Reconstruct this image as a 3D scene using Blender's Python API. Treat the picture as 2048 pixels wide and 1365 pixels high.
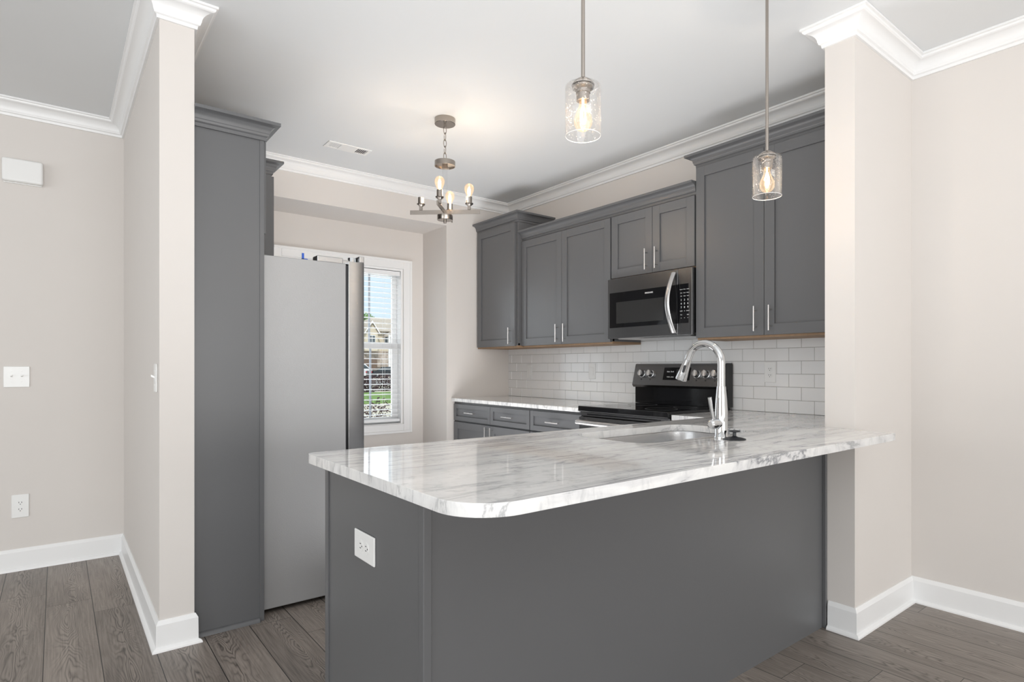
import bpy, bmesh, math, random
from mathutils import Vector, Matrix
R = math.radians
random.seed(7)
scn = bpy.context.scene
for o in list(bpy.data.objects): bpy.data.objects.remove(o)
col = scn.collection

# ------------------------------------------------------------------ camera
YAW = R(39.1405)
cd = bpy.data.cameras.new('camera'); cam = bpy.data.objects.new('camera', cd); col.objects.link(cam)
cam.location = (0, 0, 1.188); cam.rotation_euler = (R(90), 0, -YAW)
cd.sensor_width = 36; cd.sensor_fit = 'HORIZONTAL'
cd.lens = 1189.72 / 2048 * 36
cd.shift_x = (1024 - 1080.65) / 2048
cd.shift_y = (734.98 - 682.5) / 2048
cd.clip_start = 0.05; cd.clip_end = 500
scn.camera = cam

# ------------------------------------------------------------------ world, sun, large area lights, exposure
w = bpy.data.worlds.new('World'); scn.world = w; w.use_nodes = True
bg = w.node_tree.nodes['Background']; bg.inputs[0].default_value = (0.64, 0.80, 0.92, 1); bg.inputs[1].default_value = 1.1
scn.view_settings.view_transform = 'Standard'; scn.view_settings.look = 'None'
scn.view_settings.gamma = 1; scn.view_settings.exposure = 0.09
scn.view_settings.use_curve_mapping = False

def light(name, kind, loc, rot, energy, color=(1, 1, 1), size=None, size_y=None, parent=None):
    l = bpy.data.lights.new(name, kind); l.energy = energy; l.color = color
    o = bpy.data.objects.new(name, l); col.objects.link(o); o.location = loc; o.rotation_euler = rot
    if kind == 'AREA':
        l.shape = 'RECTANGLE'; l.size = size; l.size_y = size_y or size
    elif kind == 'SUN': l.angle = R(0.5)
    elif size: l.shadow_soft_size = size
    return o
light('sun', 'SUN', (0, -5, 10), (R(48), 0, R(-28)), 2.6, (1.0, 0.96, 0.9))
# area lights for assumed, unseen living-room windows, placed for an even fill
light('assumed_back_window_fill', 'AREA', (-0.8, -8.9, 1.45), (R(90), 0, 0), 365, (1.0, 0.99, 0.97), 6.0, 2.1)
light('assumed_side_window_fill', 'AREA', (-4.4, 0.7, 1.45), (R(90), 0, R(-90)), 78, (1.0, 0.99, 0.97), 5.0, 2.1)
# upward fill added out of view behind the camera to brighten the ceiling
light('added_bounce_fill', 'AREA', (0.1, -0.7, 0.8), (R(180), 0, 0), 92, (0.98, 0.99, 1.0), 2.2, 2.2)
light('added_kitchen_bounce_fill', 'AREA', (1.98, 3.2, 0.14), (R(180), 0, 0), 30, (0.99, 0.99, 1.0), 1.2, 2.1)  # added upward fill hidden in the aisle, lifts kitchen ceiling and walls
# daylight through the kitchen window
light('daylight_kitchen_window', 'AREA', (1.95, 5.30, 1.40), (R(90), 0, R(180)), 8, (0.95, 0.98, 1.0), 1.0, 1.3)

# ------------------------------------------------------------------ materials
def nt(m): return m.node_tree.nodes, m.node_tree.links
def mat(name, color, rough=0.5, metal=0.0, bump=0.0, bscale=300, coat=0.0, spec=None, var=0.0, vscale=3, stretch=None):
    m = bpy.data.materials.new(name); m.use_nodes = True; N, L = nt(m)
    b = N['Principled BSDF']
    b.inputs['Base Color'].default_value = (*color, 1); b.inputs['Roughness'].default_value = rough
    b.inputs['Metallic'].default_value = metal
    if coat: b.inputs['Coat Weight'].default_value = coat; b.inputs['Coat Roughness'].default_value = 0.05
    if spec is not None: b.inputs['Specular IOR Level'].default_value = spec
    tc = N.new('ShaderNodeTexCoord'); mp = N.new('ShaderNodeMapping')
    L.new(tc.outputs['Object'], mp.inputs[0])
    if stretch: mp.inputs['Scale'].default_value = stretch
    nz = N.new('ShaderNodeTexNoise'); nz.inputs['Scale'].default_value = vscale; nz.inputs['Detail'].default_value = 4
    L.new(mp.outputs[0], nz.inputs['Vector'])
    mx = N.new('ShaderNodeMix'); mx.data_type = 'RGBA'
    v = max(var, 0.015)
    mx.inputs[6].default_value = (*[c * (1 - v) for c in color], 1); mx.inputs[7].default_value = (*[min(1, c * (1 + v)) for c in color], 1)
    L.new(nz.outputs['Fac'], mx.inputs[0]); L.new(mx.outputs[2], b.inputs['Base Color'])
    if bump:
        n2 = N.new('ShaderNodeTexNoise'); n2.inputs['Scale'].default_value = bscale; n2.inputs['Detail'].default_value = 2
        L.new(mp.outputs[0], n2.inputs['Vector'])
        bp = N.new('ShaderNodeBump'); bp.inputs['Strength'].default_value = bump; bp.inputs['Distance'].default_value = 0.001
        L.new(n2.outputs['Fac'], bp.inputs['Height']); L.new(bp.outputs[0], b.inputs['Normal'])
    return m
def emis(name, color, strength):
    m = bpy.data.materials.new(name); m.use_nodes = True; N, L = nt(m)
    b = N['Principled BSDF']; b.inputs['Base Color'].default_value = (*color, 1)
    b.inputs['Emission Color'].default_value = (*color, 1); b.inputs['Emission Strength'].default_value = strength
    return m
def thin_glass(name, tint=(1, 1, 1), refl=0.12, seeds=False, glow=0.0):
    m = bpy.data.materials.new(name); m.use_nodes = True; N, L = nt(m)
    for n in list(N):
        if n.type != 'OUTPUT_MATERIAL': N.remove(n)
    out = [n for n in N if n.type == 'OUTPUT_MATERIAL'][0]
    tr = N.new('ShaderNodeBsdfTransparent'); tr.inputs[0].default_value = (*tint, 1)
    gl = N.new('ShaderNodeBsdfGlossy'); gl.inputs['Roughness'].default_value = 0.0
    lw = N.new('ShaderNodeLayerWeight'); lw.inputs[0].default_value = 0.25
    mr = N.new('ShaderNodeMapRange'); mr.inputs[3].default_value = refl * 0.35; mr.inputs[4].default_value = min(1, refl * 3.5)
    L.new(lw.outputs['Fresnel'], mr.inputs[0])
    ms = N.new('ShaderNodeMixShader'); L.new(mr.outputs[0], ms.inputs[0]); L.new(tr.outputs[0], ms.inputs[1]); L.new(gl.outputs[0], ms.inputs[2])
    last = ms
    if glow:      # lit bulb envelope
        em = N.new('ShaderNodeEmission'); em.inputs[0].default_value = (1.0, 0.70, 0.42, 1); em.inputs[1].default_value = glow
        ads = N.new('ShaderNodeAddShader'); L.new(ms.outputs[0], ads.inputs[0]); L.new(em.outputs[0], ads.inputs[1]); last = ads
    if seeds:
        tc = N.new('ShaderNodeTexCoord'); vo = N.new('ShaderNodeTexVoronoi'); vo.inputs['Scale'].default_value = 130
        L.new(tc.outputs['Object'], vo.inputs['Vector'])
        v2 = N.new('ShaderNodeMath'); v2.operation = 'LESS_THAN'; v2.inputs[1].default_value = 0.17; L.new(vo.outputs['Distance'], v2.inputs[0])
        sp = N.new('ShaderNodeSeparateColor'); L.new(vo.outputs['Color'], sp.inputs[0])
        v3 = N.new('ShaderNodeMath'); v3.operation = 'GREATER_THAN'; v3.inputs[1].default_value = 0.55; L.new(sp.outputs[0], v3.inputs[0])
        v4 = N.new('ShaderNodeMath'); v4.operation = 'MULTIPLY'; L.new(v2.outputs[0], v4.inputs[0]); L.new(v3.outputs[0], v4.inputs[1])
        v5 = N.new('ShaderNodeMath'); v5.operation = 'MULTIPLY_ADD'; v5.inputs[1].default_value = 0.55; v5.inputs[2].default_value = 0.002; L.new(v4.outputs[0], v5.inputs[0])
        v6 = N.new('ShaderNodeMath'); v6.operation = 'MULTIPLY_ADD'; v6.inputs[1].default_value = 0.010; L.new(lw.outputs['Facing'], v6.inputs[0]); L.new(v5.outputs[0], v6.inputs[2]); v5 = v6
        df = N.new('ShaderNodeBsdfTranslucent'); df.inputs[0].default_value = (1, 0.98, 0.95, 1)
        d2 = N.new('ShaderNodeBsdfDiffuse'); d2.inputs[0].default_value = (1, 0.98, 0.95, 1)
        ad = N.new('ShaderNodeMixShader'); L.new(df.outputs[0], ad.inputs[1]); L.new(d2.outputs[0], ad.inputs[2])
        m2 = N.new('ShaderNodeMixShader'); L.new(v5.outputs[0], m2.inputs[0]); L.new(ms.outputs[0], m2.inputs[1]); L.new(ad.outputs[0], m2.inputs[2])
        last = m2
    L.new(last.outputs[0], out.inputs[0]); return m

M = {}
M['wall'] = mat('wall_paint', (0.70, 0.663, 0.632), 0.75, bump=0.05, bscale=500)
M['ceil'] = mat('ceiling_paint', (0.77, 0.785, 0.795), 0.85, bump=0.08, bscale=300)
M['trim'] = mat('trim_paint', (0.86, 0.86, 0.86), 0.35)
M['cab'] = mat('cabinet_paint', (0.122, 0.124, 0.129), 0.36, var=0.03)
M['wood'] = mat('bare_plywood', (0.30, 0.19, 0.11), 0.6, var=0.25, vscale=6, stretch=(1, 8, 1))
M['steel'] = mat('stainless_steel', (0.52, 0.52, 0.525), 0.27, 1.0, bump=0.15, bscale=60, stretch=(1, 1, 30), var=0.05)
M['dsteel'] = mat('dark_stainless', (0.20, 0.20, 0.205), 0.27, 1.0, bump=0.1, bscale=60, stretch=(1, 1, 30))
M['nickel'] = mat('brushed_nickel', (0.40, 0.36, 0.325), 0.24, 1.0, bump=0.1, bscale=80, stretch=(1, 1, 20))
M['chrome'] = mat('polished_chrome', (0.66, 0.67, 0.68), 0.05, 1.0)
M['handle'] = mat('satin_handle', (0.62, 0.60, 0.59), 0.32, 1.0)
M['fridge'] = mat('fridge_side_paint', (0.40, 0.40, 0.405), 0.42, 0.2, bump=0.4, bscale=260)
M['black'] = mat('black_gloss', (0.006, 0.006, 0.007), 0.08)
M['blackm'] = mat('black_matte', (0.012, 0.012, 0.013), 0.4)
M['screen'] = mat('dark_window_glass', (0.03, 0.03, 0.03), 0.12)
M['white'] = mat('white_plastic', (0.85, 0.85, 0.84), 0.3)
M['slot'] = mat('socket_slot', (0.03, 0.03, 0.03), 0.6)
M['text'] = mat('white_print', (0.85, 0.85, 0.85), 0.5)
M['dim'] = mat('grey_print', (0.10, 0.10, 0.10), 0.5)
M['tile'] = mat('white_glazed_tile', (0.86, 0.86, 0.86), 0.08, var=0.02)
M['grout'] = mat('grey_grout', (0.40, 0.38, 0.36), 0.9)
M['rubber'] = mat('black_rubber', (0.02, 0.021, 0.025), 0.4)
M['blue'] = mat('blue_tape', (0.02, 0.10, 0.55), 0.5)
M['glass'] = thin_glass('window_glass', (1, 1, 1), 0.10)
M['bulb'] = thin_glass('bulb_glass', (1.0, 0.93, 0.82), 0.10, glow=0.22)
M['seed'] = thin_glass('seeded_glass', (0.985, 0.985, 0.985), 0.08, seeds=True)
M['rim'] = mat('glass_edge', (0.80, 0.80, 0.80), 0.15)
M['clear'] = thin_glass('clear_acrylic', (0.985, 0.985, 0.985), 0.16)
M['fil'] = emis('glowing_filament', (1.0, 0.62, 0.26), 60)
M['blind'] = mat('white_blind_slat', (0.86, 0.87, 0.88), 0.4)

# --- marble worktop
def marble():
    m = bpy.data.materials.new('white_grey_marble'); m.use_nodes = True; N, L = nt(m); b = N['Principled BSDF']
    b.inputs['Roughness'].default_value = 0.05; b.inputs['Specular IOR Level'].default_value = 0.55
    tc = N.new('ShaderNodeTexCoord')
    def noise(sc, loc, scale, detail, dist=0.0, rough=0.5):
        mp = N.new('ShaderNodeMapping'); mp.inputs['Scale'].default_value = sc; mp.inputs['Location'].default_value = loc
        mp.inputs['Rotation'].default_value = (0, 0, R(-4))
        L.new(tc.outputs['Object'], mp.inputs[0])
        n = N.new('ShaderNodeTexNoise'); n.inputs['Scale'].default_value = scale; n.inputs['Detail'].default_value = detail
        n.inputs['Distortion'].default_value = dist; n.inputs['Roughness'].default_value = rough
        L.new(mp.outputs[0], n.inputs['Vector']); return n.outputs['Fac']
    def ramp(src, stops):
        r = N.new('ShaderNodeValToRGB'); e = r.color_ramp.elements
        e[0].position, e[0].color = stops[0][0], (*stops[0][1], 1); e[1].position, e[1].color = stops[-1][0], (*stops[-1][1], 1)
        for p, c in stops[1:-1]:
            x = e.new(p); x.color = (*c, 1)
        L.new(src, r.inputs[0]); return r.outputs[0]
    def mul(a, c, f=1.0):
        x = N.new('ShaderNodeMix'); x.data_type = 'RGBA'; x.blend_type = 'MULTIPLY'; x.inputs[0].default_value = f
        L.new(a, x.inputs[6]); L.new(c, x.inputs[7]); return x.outputs[2]
    base = ramp(noise((0.7, 3.0, 3.0), (0, 0, 0), 2.2, 6, 0.4), [(0.3, (0.66, 0.66, 0.665)), (0.45, (0.78, 0.775, 0.765)), (0.7, (0.86, 0.85, 0.835))])
    g = (0.30, 0.31, 0.335); W = (1, 1, 1)
    veins = ramp(noise((0.45, 4.0, 1.0), (3.1, 1.7, 0), 2.2, 9, 0.8, 0.62), [(0.44, W), (0.485, (0.86, 0.86, 0.87)), (0.505, g), (0.52, (0.80, 0.80, 0.82)), (0.57, W)])
    patch = ramp(noise((0.5, 1.6, 1.6), (9, 4, 0), 1.6, 3), [(0.45, (0, 0, 0)), (0.62, W)])
    fine = ramp(noise((1.6, 12.0, 2.0), (5, 5, 0), 1.6, 9, 0.9, 0.72), [(0.30, (0.50, 0.51, 0.54)), (0.42, (0.93, 0.93, 0.93)), (0.50, W)])
    mx = N.new('ShaderNodeMix'); mx.data_type = 'RGBA'; mx.inputs[6].default_value = (1, 1, 1, 1)
    L.new(patch, mx.inputs[0]); L.new(veins, mx.inputs[7])
    mx2 = N.new('ShaderNodeMix'); mx2.data_type = 'RGBA'; mx2.inputs[0].default_value = 0.45
    L.new(mx.outputs[2], mx2.inputs[6]); L.new(veins, mx2.inputs[7])
    c = mul(mul(base, mx2.outputs[2]), fine, 0.52)
    mot = ramp(noise((1, 1, 0.35), (2, 8, 0), 26, 5, 0.6, 0.65), [(0.34, (0.52, 0.53, 0.55)), (0.46, (0.95, 0.95, 0.95)), (0.55, W)])
    c = mul(c, mot, 0.36)
    L.new(c, b.inputs['Base Color']); return m
M['marble'] = marble()

# --- grey plank floor, planks run along +Y, 0.182 wide, joints stepped
def floor_mat():
    m = bpy.data.materials.new('grey_wood_plank'); m.use_nodes = True; N, L = nt(m); b = N['Principled BSDF']
    def mth(op, a, c=None, d=None):
        n = N.new('ShaderNodeMath'); n.operation = op
        for i, v in enumerate((a, c, d)):
            if v is None: continue
            if isinstance(v, (int, float)): n.inputs[i].default_value = v
            else: L.new(v, n.inputs[i])
        return n.outputs[0]
    tc = N.new('ShaderNodeTexCoord'); sp = N.new('ShaderNodeSeparateXYZ'); L.new(tc.outputs['Object'], sp.inputs[0])
    X, Y = sp.outputs[0], sp.outputs[1]
    xs = mth('DIVIDE', mth('ADD', X, 0.04), 0.182); idx = mth('FLOOR', xs); fx = mth('SUBTRACT', xs, idx)
    ys = mth('DIVIDE', mth('ADD', mth('SUBTRACT', Y, 3.82), mth('MULTIPLY', idx, 0.22)), 1.22); iy = mth('FLOOR', ys); fy = mth('SUBTRACT', ys, iy)
    ex = mth('MULTIPLY', mth('MINIMUM', fx, mth('SUBTRACT', 1.0, fx)), 0.182)
    ey = mth('MULTIPLY', mth('MINIMUM', fy, mth('SUBTRACT', 1.0, fy)), 1.22)
    edge = mth('MINIMUM', ex, mth('MULTIPLY', ey, 1.6)); seam = mth('LESS_THAN', edge, 0.0016)
    cv = N.new('ShaderNodeCombineXYZ'); L.new(idx, cv.inputs[0]); L.new(iy, cv.inputs[1])
    wn = N.new('ShaderNodeTexWhiteNoise'); L.new(cv.outputs[0], wn.inputs[0])
    rs = N.new('ShaderNodeSeparateColor'); L.new(wn.outputs['Color'], rs.inputs[0])
    # grain field: distance-from-heart plus stretched noise, drawn as contour lines
    gv = N.new('ShaderNodeCombineXYZ')
    L.new(mth('ADD', X, mth('MULTIPLY', rs.outputs[0], 37.0)), gv.inputs[0]); L.new(mth('ADD', mth('MULTIPLY', Y, 0.24), mth('MULTIPLY', rs.outputs[1], 23.0)), gv.inputs[1]); L.new(mth('MULTIPLY', rs.outputs[2], 11.0), gv.inputs[2])
    n1 = N.new('ShaderNodeTexNoise'); n1.inputs['Scale'].default_value = 9; n1.inputs['Detail'].default_value = 3.0; n1.inputs['Roughness'].default_value = 0.42; n1.inputs['Distortion'].default_value = 0.35
    L.new(gv.outputs[0], n1.inputs['Vector'])
    heart = mth('ABSOLUTE', mth('SUBTRACT', fx, mth('ADD', 0.3, mth('MULTIPLY', rs.outputs[2], 0.4))))
    fld = mth('ADD', mth('MULTIPLY', n1.outputs['Fac'], 22.0), mth('MULTIPLY', heart, 16.0))
    line = mth('POWER', mth('ABSOLUTE', mth('SINE', mth('MULTIPLY', fld, 3.1416))), 0.7)
    # fade of contour lines away from the heart
    fade = mth('SUBTRACT', 1.08, mth('MULTIPLY', heart, 3.2)); fade = mth('MINIMUM', mth('MAXIMUM', fade, 0.16), 1.0)
    mp = N.new('ShaderNodeMapping'); mp.inputs['Scale'].default_value = (1, 0.04, 1); L.new(gv.outputs[0], mp.inputs[0])
    fb = N.new('ShaderNodeTexNoise'); fb.inputs['Scale'].default_value = 160; fb.inputs['Detail'].default_value = 5
    gv2 = N.new('ShaderNodeCombineXYZ'); L.new(mth('ADD', X, rs.outputs[0]), gv2.inputs[0]); L.new(mth('MULTIPLY', Y, 0.03), gv2.inputs[1])
    L.new(gv2.outputs[0], fb.inputs['Vector'])
    cl = N.new('ShaderNodeTexNoise'); cl.inputs['Scale'].default_value = 5; cl.inputs['Detail'].default_value = 3; L.new(gv.outputs[0], cl.inputs['Vector'])
    v = mth('ADD', 0.80, mth('MULTIPLY', mth('SUBTRACT', rs.outputs[0], 0.5), 0.16))
    v = mth('ADD', v, mth('MULTIPLY', mth('SUBTRACT', cl.outputs['Fac'], 0.5), 1.0))
    v = mth('ADD', v, mth('MULTIPLY', mth('SUBTRACT', fb.outputs['Fac'], 0.5), 1.15))
    v = mth('ADD', v, mth('MULTIPLY', mth('MULTIPLY', mth('SUBTRACT', line, 0.70), 0.78), fade))
    v = mth('MAXIMUM', v, 0.12)
    cr = N.new('ShaderNodeMix'); cr.data_type = 'RGBA'; cr.inputs[6].default_value = (0.022, 0.018, 0.016, 1); cr.inputs[7].default_value = (0.345, 0.298, 0.262, 1)
    L.new(mth('MULTIPLY', v, 0.80), cr.inputs[0])
    sm = N.new('ShaderNodeMix'); sm.data_type = 'RGBA'; L.new(seam, sm.inputs[0]); L.new(cr.outputs[2], sm.inputs[6]); sm.inputs[7].default_value = (0.012, 0.011, 0.011, 1)
    L.new(sm.outputs[2], b.inputs['Base Color']); b.inputs['Roughness'].default_value = 0.42
    bp = N.new('ShaderNodeBump'); bp.inputs['Strength'].default_value = 0.25; bp.inputs['Distance'].default_value = 0.002
    L.new(mth('SUBTRACT', mth('MULTIPLY', v, 0.3), seam), bp.inputs['Height']); L.new(bp.outputs[0], b.inputs['Normal'])
    return m
M['floor'] = floor_mat()

# ------------------------------------------------------------------ mesh helpers
class MB:
    def __init__(s): s.b = bmesh.new(); s.mi = 0
    def _f(s, vs):
        try:
            f = s.b.faces.new(vs); f.material_index = s.mi; return f
        except ValueError: return None
    def obox(s, o, a, b, c):
        o, a, b, c = map(Vector, (o, a, b, c))
        v = [s.b.verts.new(o + a * i + b * j + c * k) for i in (0, 1) for j in (0, 1) for k in (0, 1)]
        fl = a.cross(b).dot(c) < 0
        for q in ((0, 1, 3, 2), (4, 6, 7, 5), (0, 4, 5, 1), (2, 3, 7, 6), (0, 2, 6, 4), (1, 5, 7, 3)):
            vs = [v[i] for i in q]
            s._f(vs[::-1] if fl else vs)
        return s
    def box(s, x0, x1, y0, y1, z0, z1):
        return s.obox((x0, y0, z0), (x1 - x0, 0, 0), (0, y1 - y0, 0), (0, 0, z1 - z0))
    def rings(s, rings, cap=True, closed=False):
        rv = [[s.b.verts.new(p) for p in r] for r in rings]
        n = len(rv[0]); m = len(rv)
        for i in range(m if closed else m - 1):
            A, B = rv[i], rv[(i + 1) % m]
            for j in range(n): s._f([A[j], A[(j + 1) % n], B[(j + 1) % n], B[j]])
        if cap and not closed:
            s._f(rv[0][::-1]); s._f(rv[-1])
        return s
    def tube(s, pts, r, seg=16, cap=True, closed=False):
        pts = [Vector(p) for p in pts]; n = len(pts)
        rr = r if isinstance(r, (list, tuple)) else [r] * n
        T = []
        for i in range(n):
            if closed: t = pts[(i + 1) % n] - pts[i - 1]
            else: t = pts[min(i + 1, n - 1)] - pts[max(i - 1, 0)]
            T.append(t.normalized())
        u = T[0].orthogonal().normalized(); R_ = []
        for i in range(n):
            u = (u - T[i] * u.dot(T[i])).normalized(); v = T[i].cross(u)
            R_.append([pts[i] + (u * math.cos(a) + v * math.sin(a)) * rr[i] for a in [2 * math.pi * k / seg for k in range(seg)]])
        return s.rings(R_, cap, closed)
    def cyl(s, p0, p1, r0, r1=None, seg=24): return s.tube([p0, p1], [r0, r0 if r1 is None else r1], seg)
    def lathe(s, c, prof, seg=32, cap=False, axis=(0, 0, 1)):
        c = Vector(c); q = Vector((0, 0, 1)).rotation_difference(Vector(axis))
        R_ = [[c + q @ Vector((r * math.cos(2 * math.pi * k / seg), r * math.sin(2 * math.pi * k / seg), z)) for k in range(seg)] for r, z in prof]
        return s.rings(R_, cap)
    def prism(s, poly, z0, z1): return s.rings([[(x, y, z0) for x, y in poly], [(x, y, z1) for x, y in poly]])
    def profile_x(s, prof, y0, y1):   # prof in (x,z), extruded along y
        return s.rings([[(x, y0, z) for x, z in prof], [(x, y1, z) for x, z in prof]])

def worldloc(o):
    v = Vector((0, 0, 0))
    while o: v += o.location; o = o.parent
    return v
def obj(name, mb, mats, parent=None, bevel=0, seg=2, smooth=35, local=False, kind=None, label=None):
    bmesh.ops.recalc_face_normals(mb.b, faces=mb.b.faces)
    me = bpy.data.meshes.new(name); mb.b.to_mesh(me); mb.b.free()
    if not isinstance(mats, (list, tuple)): mats = [mats]
    for m in mats: me.materials.append(m)
    if smooth:
        for p in me.polygons: p.use_smooth = True
        me.set_sharp_from_angle(angle=R(smooth))
    o = bpy.data.objects.new(name, me); col.objects.link(o)
    if parent:
        o.parent = parent
        if not local: o.location = -worldloc(parent)
    if bevel:
        bv = o.modifiers.new('bevel', 'BEVEL'); bv.width = bevel; bv.segments = seg; bv.limit_method = 'ANGLE'; bv.angle_limit = R(50)
        bv.harden_normals = True
    if kind: o['kind'] = kind
    if label: o['label'] = label
    return o
def tag(o, label, cat, group=None, kind=None):
    o['label'] = label; o['category'] = cat
    if group: o['group'] = group
    if kind: o['kind'] = kind
    return o
def thing(name, loc, label, cat, group=None):
    o = bpy.data.objects.new(name, None); col.objects.link(o); o.location = loc; o.empty_display_size = 0.05
    return tag(o, label, cat, group)
def copy_tree(o, parent=None):
    c = o.copy(); col.objects.link(c)
    if parent: c.parent = parent
    for ch in [x for x in bpy.data.objects if x.parent == o]: copy_tree(ch, c)
    return c
def text(name, s, size, M4, m, parent, ext=0.0004, align='CENTER'):
    cu = bpy.data.curves.new(name, 'FONT'); cu.body = s; cu.size = size; cu.extrude = ext; cu.align_x = align; cu.align_y = 'CENTER'; cu.resolution_u = 2
    t = bpy.data.objects.new('tmp', cu); col.objects.link(t)
    dg = bpy.context.evaluated_depsgraph_get(); dg.update()
    me = bpy.data.meshes.new_from_object(t.evaluated_get(dg)); bpy.data.objects.remove(t)
    me.transform(M4); me.materials.clear(); me.materials.append(m)
    o = bpy.data.objects.new(name, me); col.objects.link(o); o.parent = parent; o.location = -worldloc(parent)
    return o
def faceX(x, y, z):   # text plane whose normal is -X, reading direction is -Y
    return Matrix(((0, 0, -1, x), (-1, 0, 0, y), (0, 1, 0, z), (0, 0, 0, 1)))

# ------------------------------------------------------------------ setting
XR, YN, CE = 3.3825, 4.6275, 2.74
SX, SY0, SY1 = 2.7297, 1.1585, 1.290        # stub wall that carries the peninsula
PX0, PX1, PY = 0.335, 0.4636, 2.940         # end of the wall left of the kitchen
NX, NY, NZ = 2.691, 5.066, 2.449            # window niche
BX, BY = -4.5, -9.0                         # far sides of the living room, behind the camera
T = 0.12
def struct(name, mb, m, **k): return obj(name, mb, m, kind='structure', **k)
struct('floor', MB().box(BX - T, XR + T, BY - T, NY + T, -0.06, 0), M['floor'])
struct('ceiling', MB().box(BX - T, XR + T, BY - T, NY + T, CE, CE + 0.1), M['ceil'])
struct('wall_right', MB().box(XR, XR + T, BY - T, NY + T, 0, CE), M['wall'])
struct('wall_stub', MB().box(SX, XR, SY0, SY1, 0, CE), M['wall'])
struct('wall_kitchen_left', MB().box(PX0, PX1, PY, NY, 0, CE), M['wall'])
struct('wall_left_end', MB().box(BX - T, PX0, YN, YN + T, 0, CE), M['wall'])
nb = MB(); nb.box(NX, XR, YN, NY, 0, CE); nb.box(PX1, NX, YN, NY, NZ, CE)
struct('wall_back', nb, M['wall'])
# niche back wall with the window opening
WX0, WX1, WZ0, WZ1 = 1.42, 2.481, 0.657, 2.090
nw = MB(); nw.box(PX0, WX0, NY, NY + T, 0, CE); nw.box(WX1, XR, NY, NY + T, 0, CE)
nw.box(WX0, WX1, NY, NY + T, 0, WZ0); nw.box(WX0, WX1, NY, NY + T, WZ1, CE)
struct('wall_niche', nw, M['wall'])
# living-room walls behind the camera, with assumed window openings
lw_ = MB(); lw_.box(BX - T, BX, BY - T, -1.8, 0, CE); lw_.box(BX - T, BX, 3.2, YN, 0, CE); lw_.box(BX - T, BX, -1.8, 3.2, 0, 0.4); lw_.box(BX - T, BX, -1.8, 3.2, 2.5, CE)
struct('wall_far_left', lw_, M['wall'])
rw_ = MB(); rw_.box(BX, -3.8, BY - T, BY, 0, CE); rw_.box(2.2, XR, BY - T, BY, 0, CE); rw_.box(-3.8, 2.2, BY - T, BY, 0, 0.4); rw_.box(-3.8, 2.2, BY - T, BY, 2.5, CE)
struct('wall_front', rw_, M['wall'])

# mouldings follow the room outline (counter-clockwise, room on the left)
PATH = [(XR, BY), (XR, SY0), (SX, SY0), (SX, SY1), (XR, SY1), (XR, YN), (PX1, YN), (PX1, PY), (PX0, PY), (PX0, YN), (BX, YN), (BX, BY)]
def mould(segs, prof, name, base=False, z=0, trims=None):
    n = len(PATH)
    mb = MB()
    for si in segs:
        a, b = Vector(PATH[si]), Vector(PATH[(si + 1) % n])
        def nrm(i):
            d = (Vector(PATH[(i + 1) % n]) - Vector(PATH[i % n])).normalized(); return Vector((-d.y, d.x))
        n0, n1, n2 = nrm(si - 1), nrm(si), nrm((si + 1) % n)
        m0 = (n0 + n1) / (1 + n0.dot(n1)); m1 = (n1 + n2) / (1 + n1.dot(n2))
        t = (trims or {}).get(si)
        if t:
            if t[0] is not None: a = Vector(t[0]); m0 = n1
            if t[1] is not None: b = Vector(t[1]); m1 = n1
        mb.rings([[(a.x + m0.x * o, a.y + m0.y * o, z + h) for o, h in prof], [(b.x + m1.x * o, b.y + m1.y * o, z + h) for o, h in prof]])
    return struct(name, mb, M['trim'], smooth=25)
CROWN = [(0, 0), (0, -0.091), (0.010, -0.091), (0.012, -0.078), (0.020, -0.074), (0.022, -0.067)]
for k in range(7):      # cove
    a = k / 6 * math.pi / 2
    CROWN.append((0.024 + 0.040 * (1 - math.cos(a)) , -0.064 + 0.040 * math.sin(a)))
CROWN += [(0.070, -0.020), (0.072, -0.012), (0.080, -0.010), (0.080, 0)]
mould([0], CROWN, 'trim_1', z=CE - 0.0005); mould([1, 2, 3], CROWN, 'trim_2', z=CE - 0.0005)
mould([4], CROWN, 'trim_3', z=CE - 0.0005); mould([5], CROWN, 'trim_4', z=CE - 0.0005)
mould([6, 7, 8], CROWN, 'trim_5', z=CE - 0.0005); mould([9], CROWN, 'trim_6', z=CE - 0.0005); mould([10, 11], CROWN, 'trim_7', z=CE - 0.0005)
BASE = [(0, 0), (0, 0.126), (0.004, 0.126), (0.007, 0.120), (0.013, 0.108), (0.014, 0.018), (0.022, 0.014), (0.027, 0.007), (0.028, 0)]
mould([0], BASE, 'baseboard_right'); mould([1, 2], BASE, 'baseboard_stub', trims={2: (None, (SX, 1.272))})
mould([7, 8], BASE, 'baseboard_kitchen_left', trims={7: ((PX1 - 0.0, PY), None)} and {})
mould([9], BASE, 'baseboard_left_end'); mould([10, 11], BASE, 'baseboard_far')

# ------------------------------------------------------------------ window_1 with casing, sashes, panes
win = struct('window_1', MB().box(WX0, WX1, NY + 0.115, NY + 0.119, WZ0, WZ0 + 0.004), M['trim'])
def frame(x0, x1, z0, z1, wdt, y0, y1):
    m = MB(); m.box(x0, x0 + wdt, y0, y1, z0, z1); m.box(x1 - wdt, x1, y0, y1, z0, z1)
    m.box(x0 + wdt, x1 - wdt, y0, y1, z0, z0 + wdt); m.box(x0 + wdt, x1 - wdt, y0, y1, z1 - wdt, z1); return m
cs = frame(WX0 - 0.086, WX1 + 0.086, WZ0 - 0.07, WZ1 + 0.082, 0.080, NY - 0.016, NY)
cs2 = frame(WX0 - 0.088, WX1 + 0.088, WZ0 - 0.072, WZ1 + 0.084, 0.022, NY - 0.024, NY - 0.014)
obj('window_casing', cs, M['trim'], win, bevel=0.003); obj('casing_edge', cs2, M['trim'], win, bevel=0.003)
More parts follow.
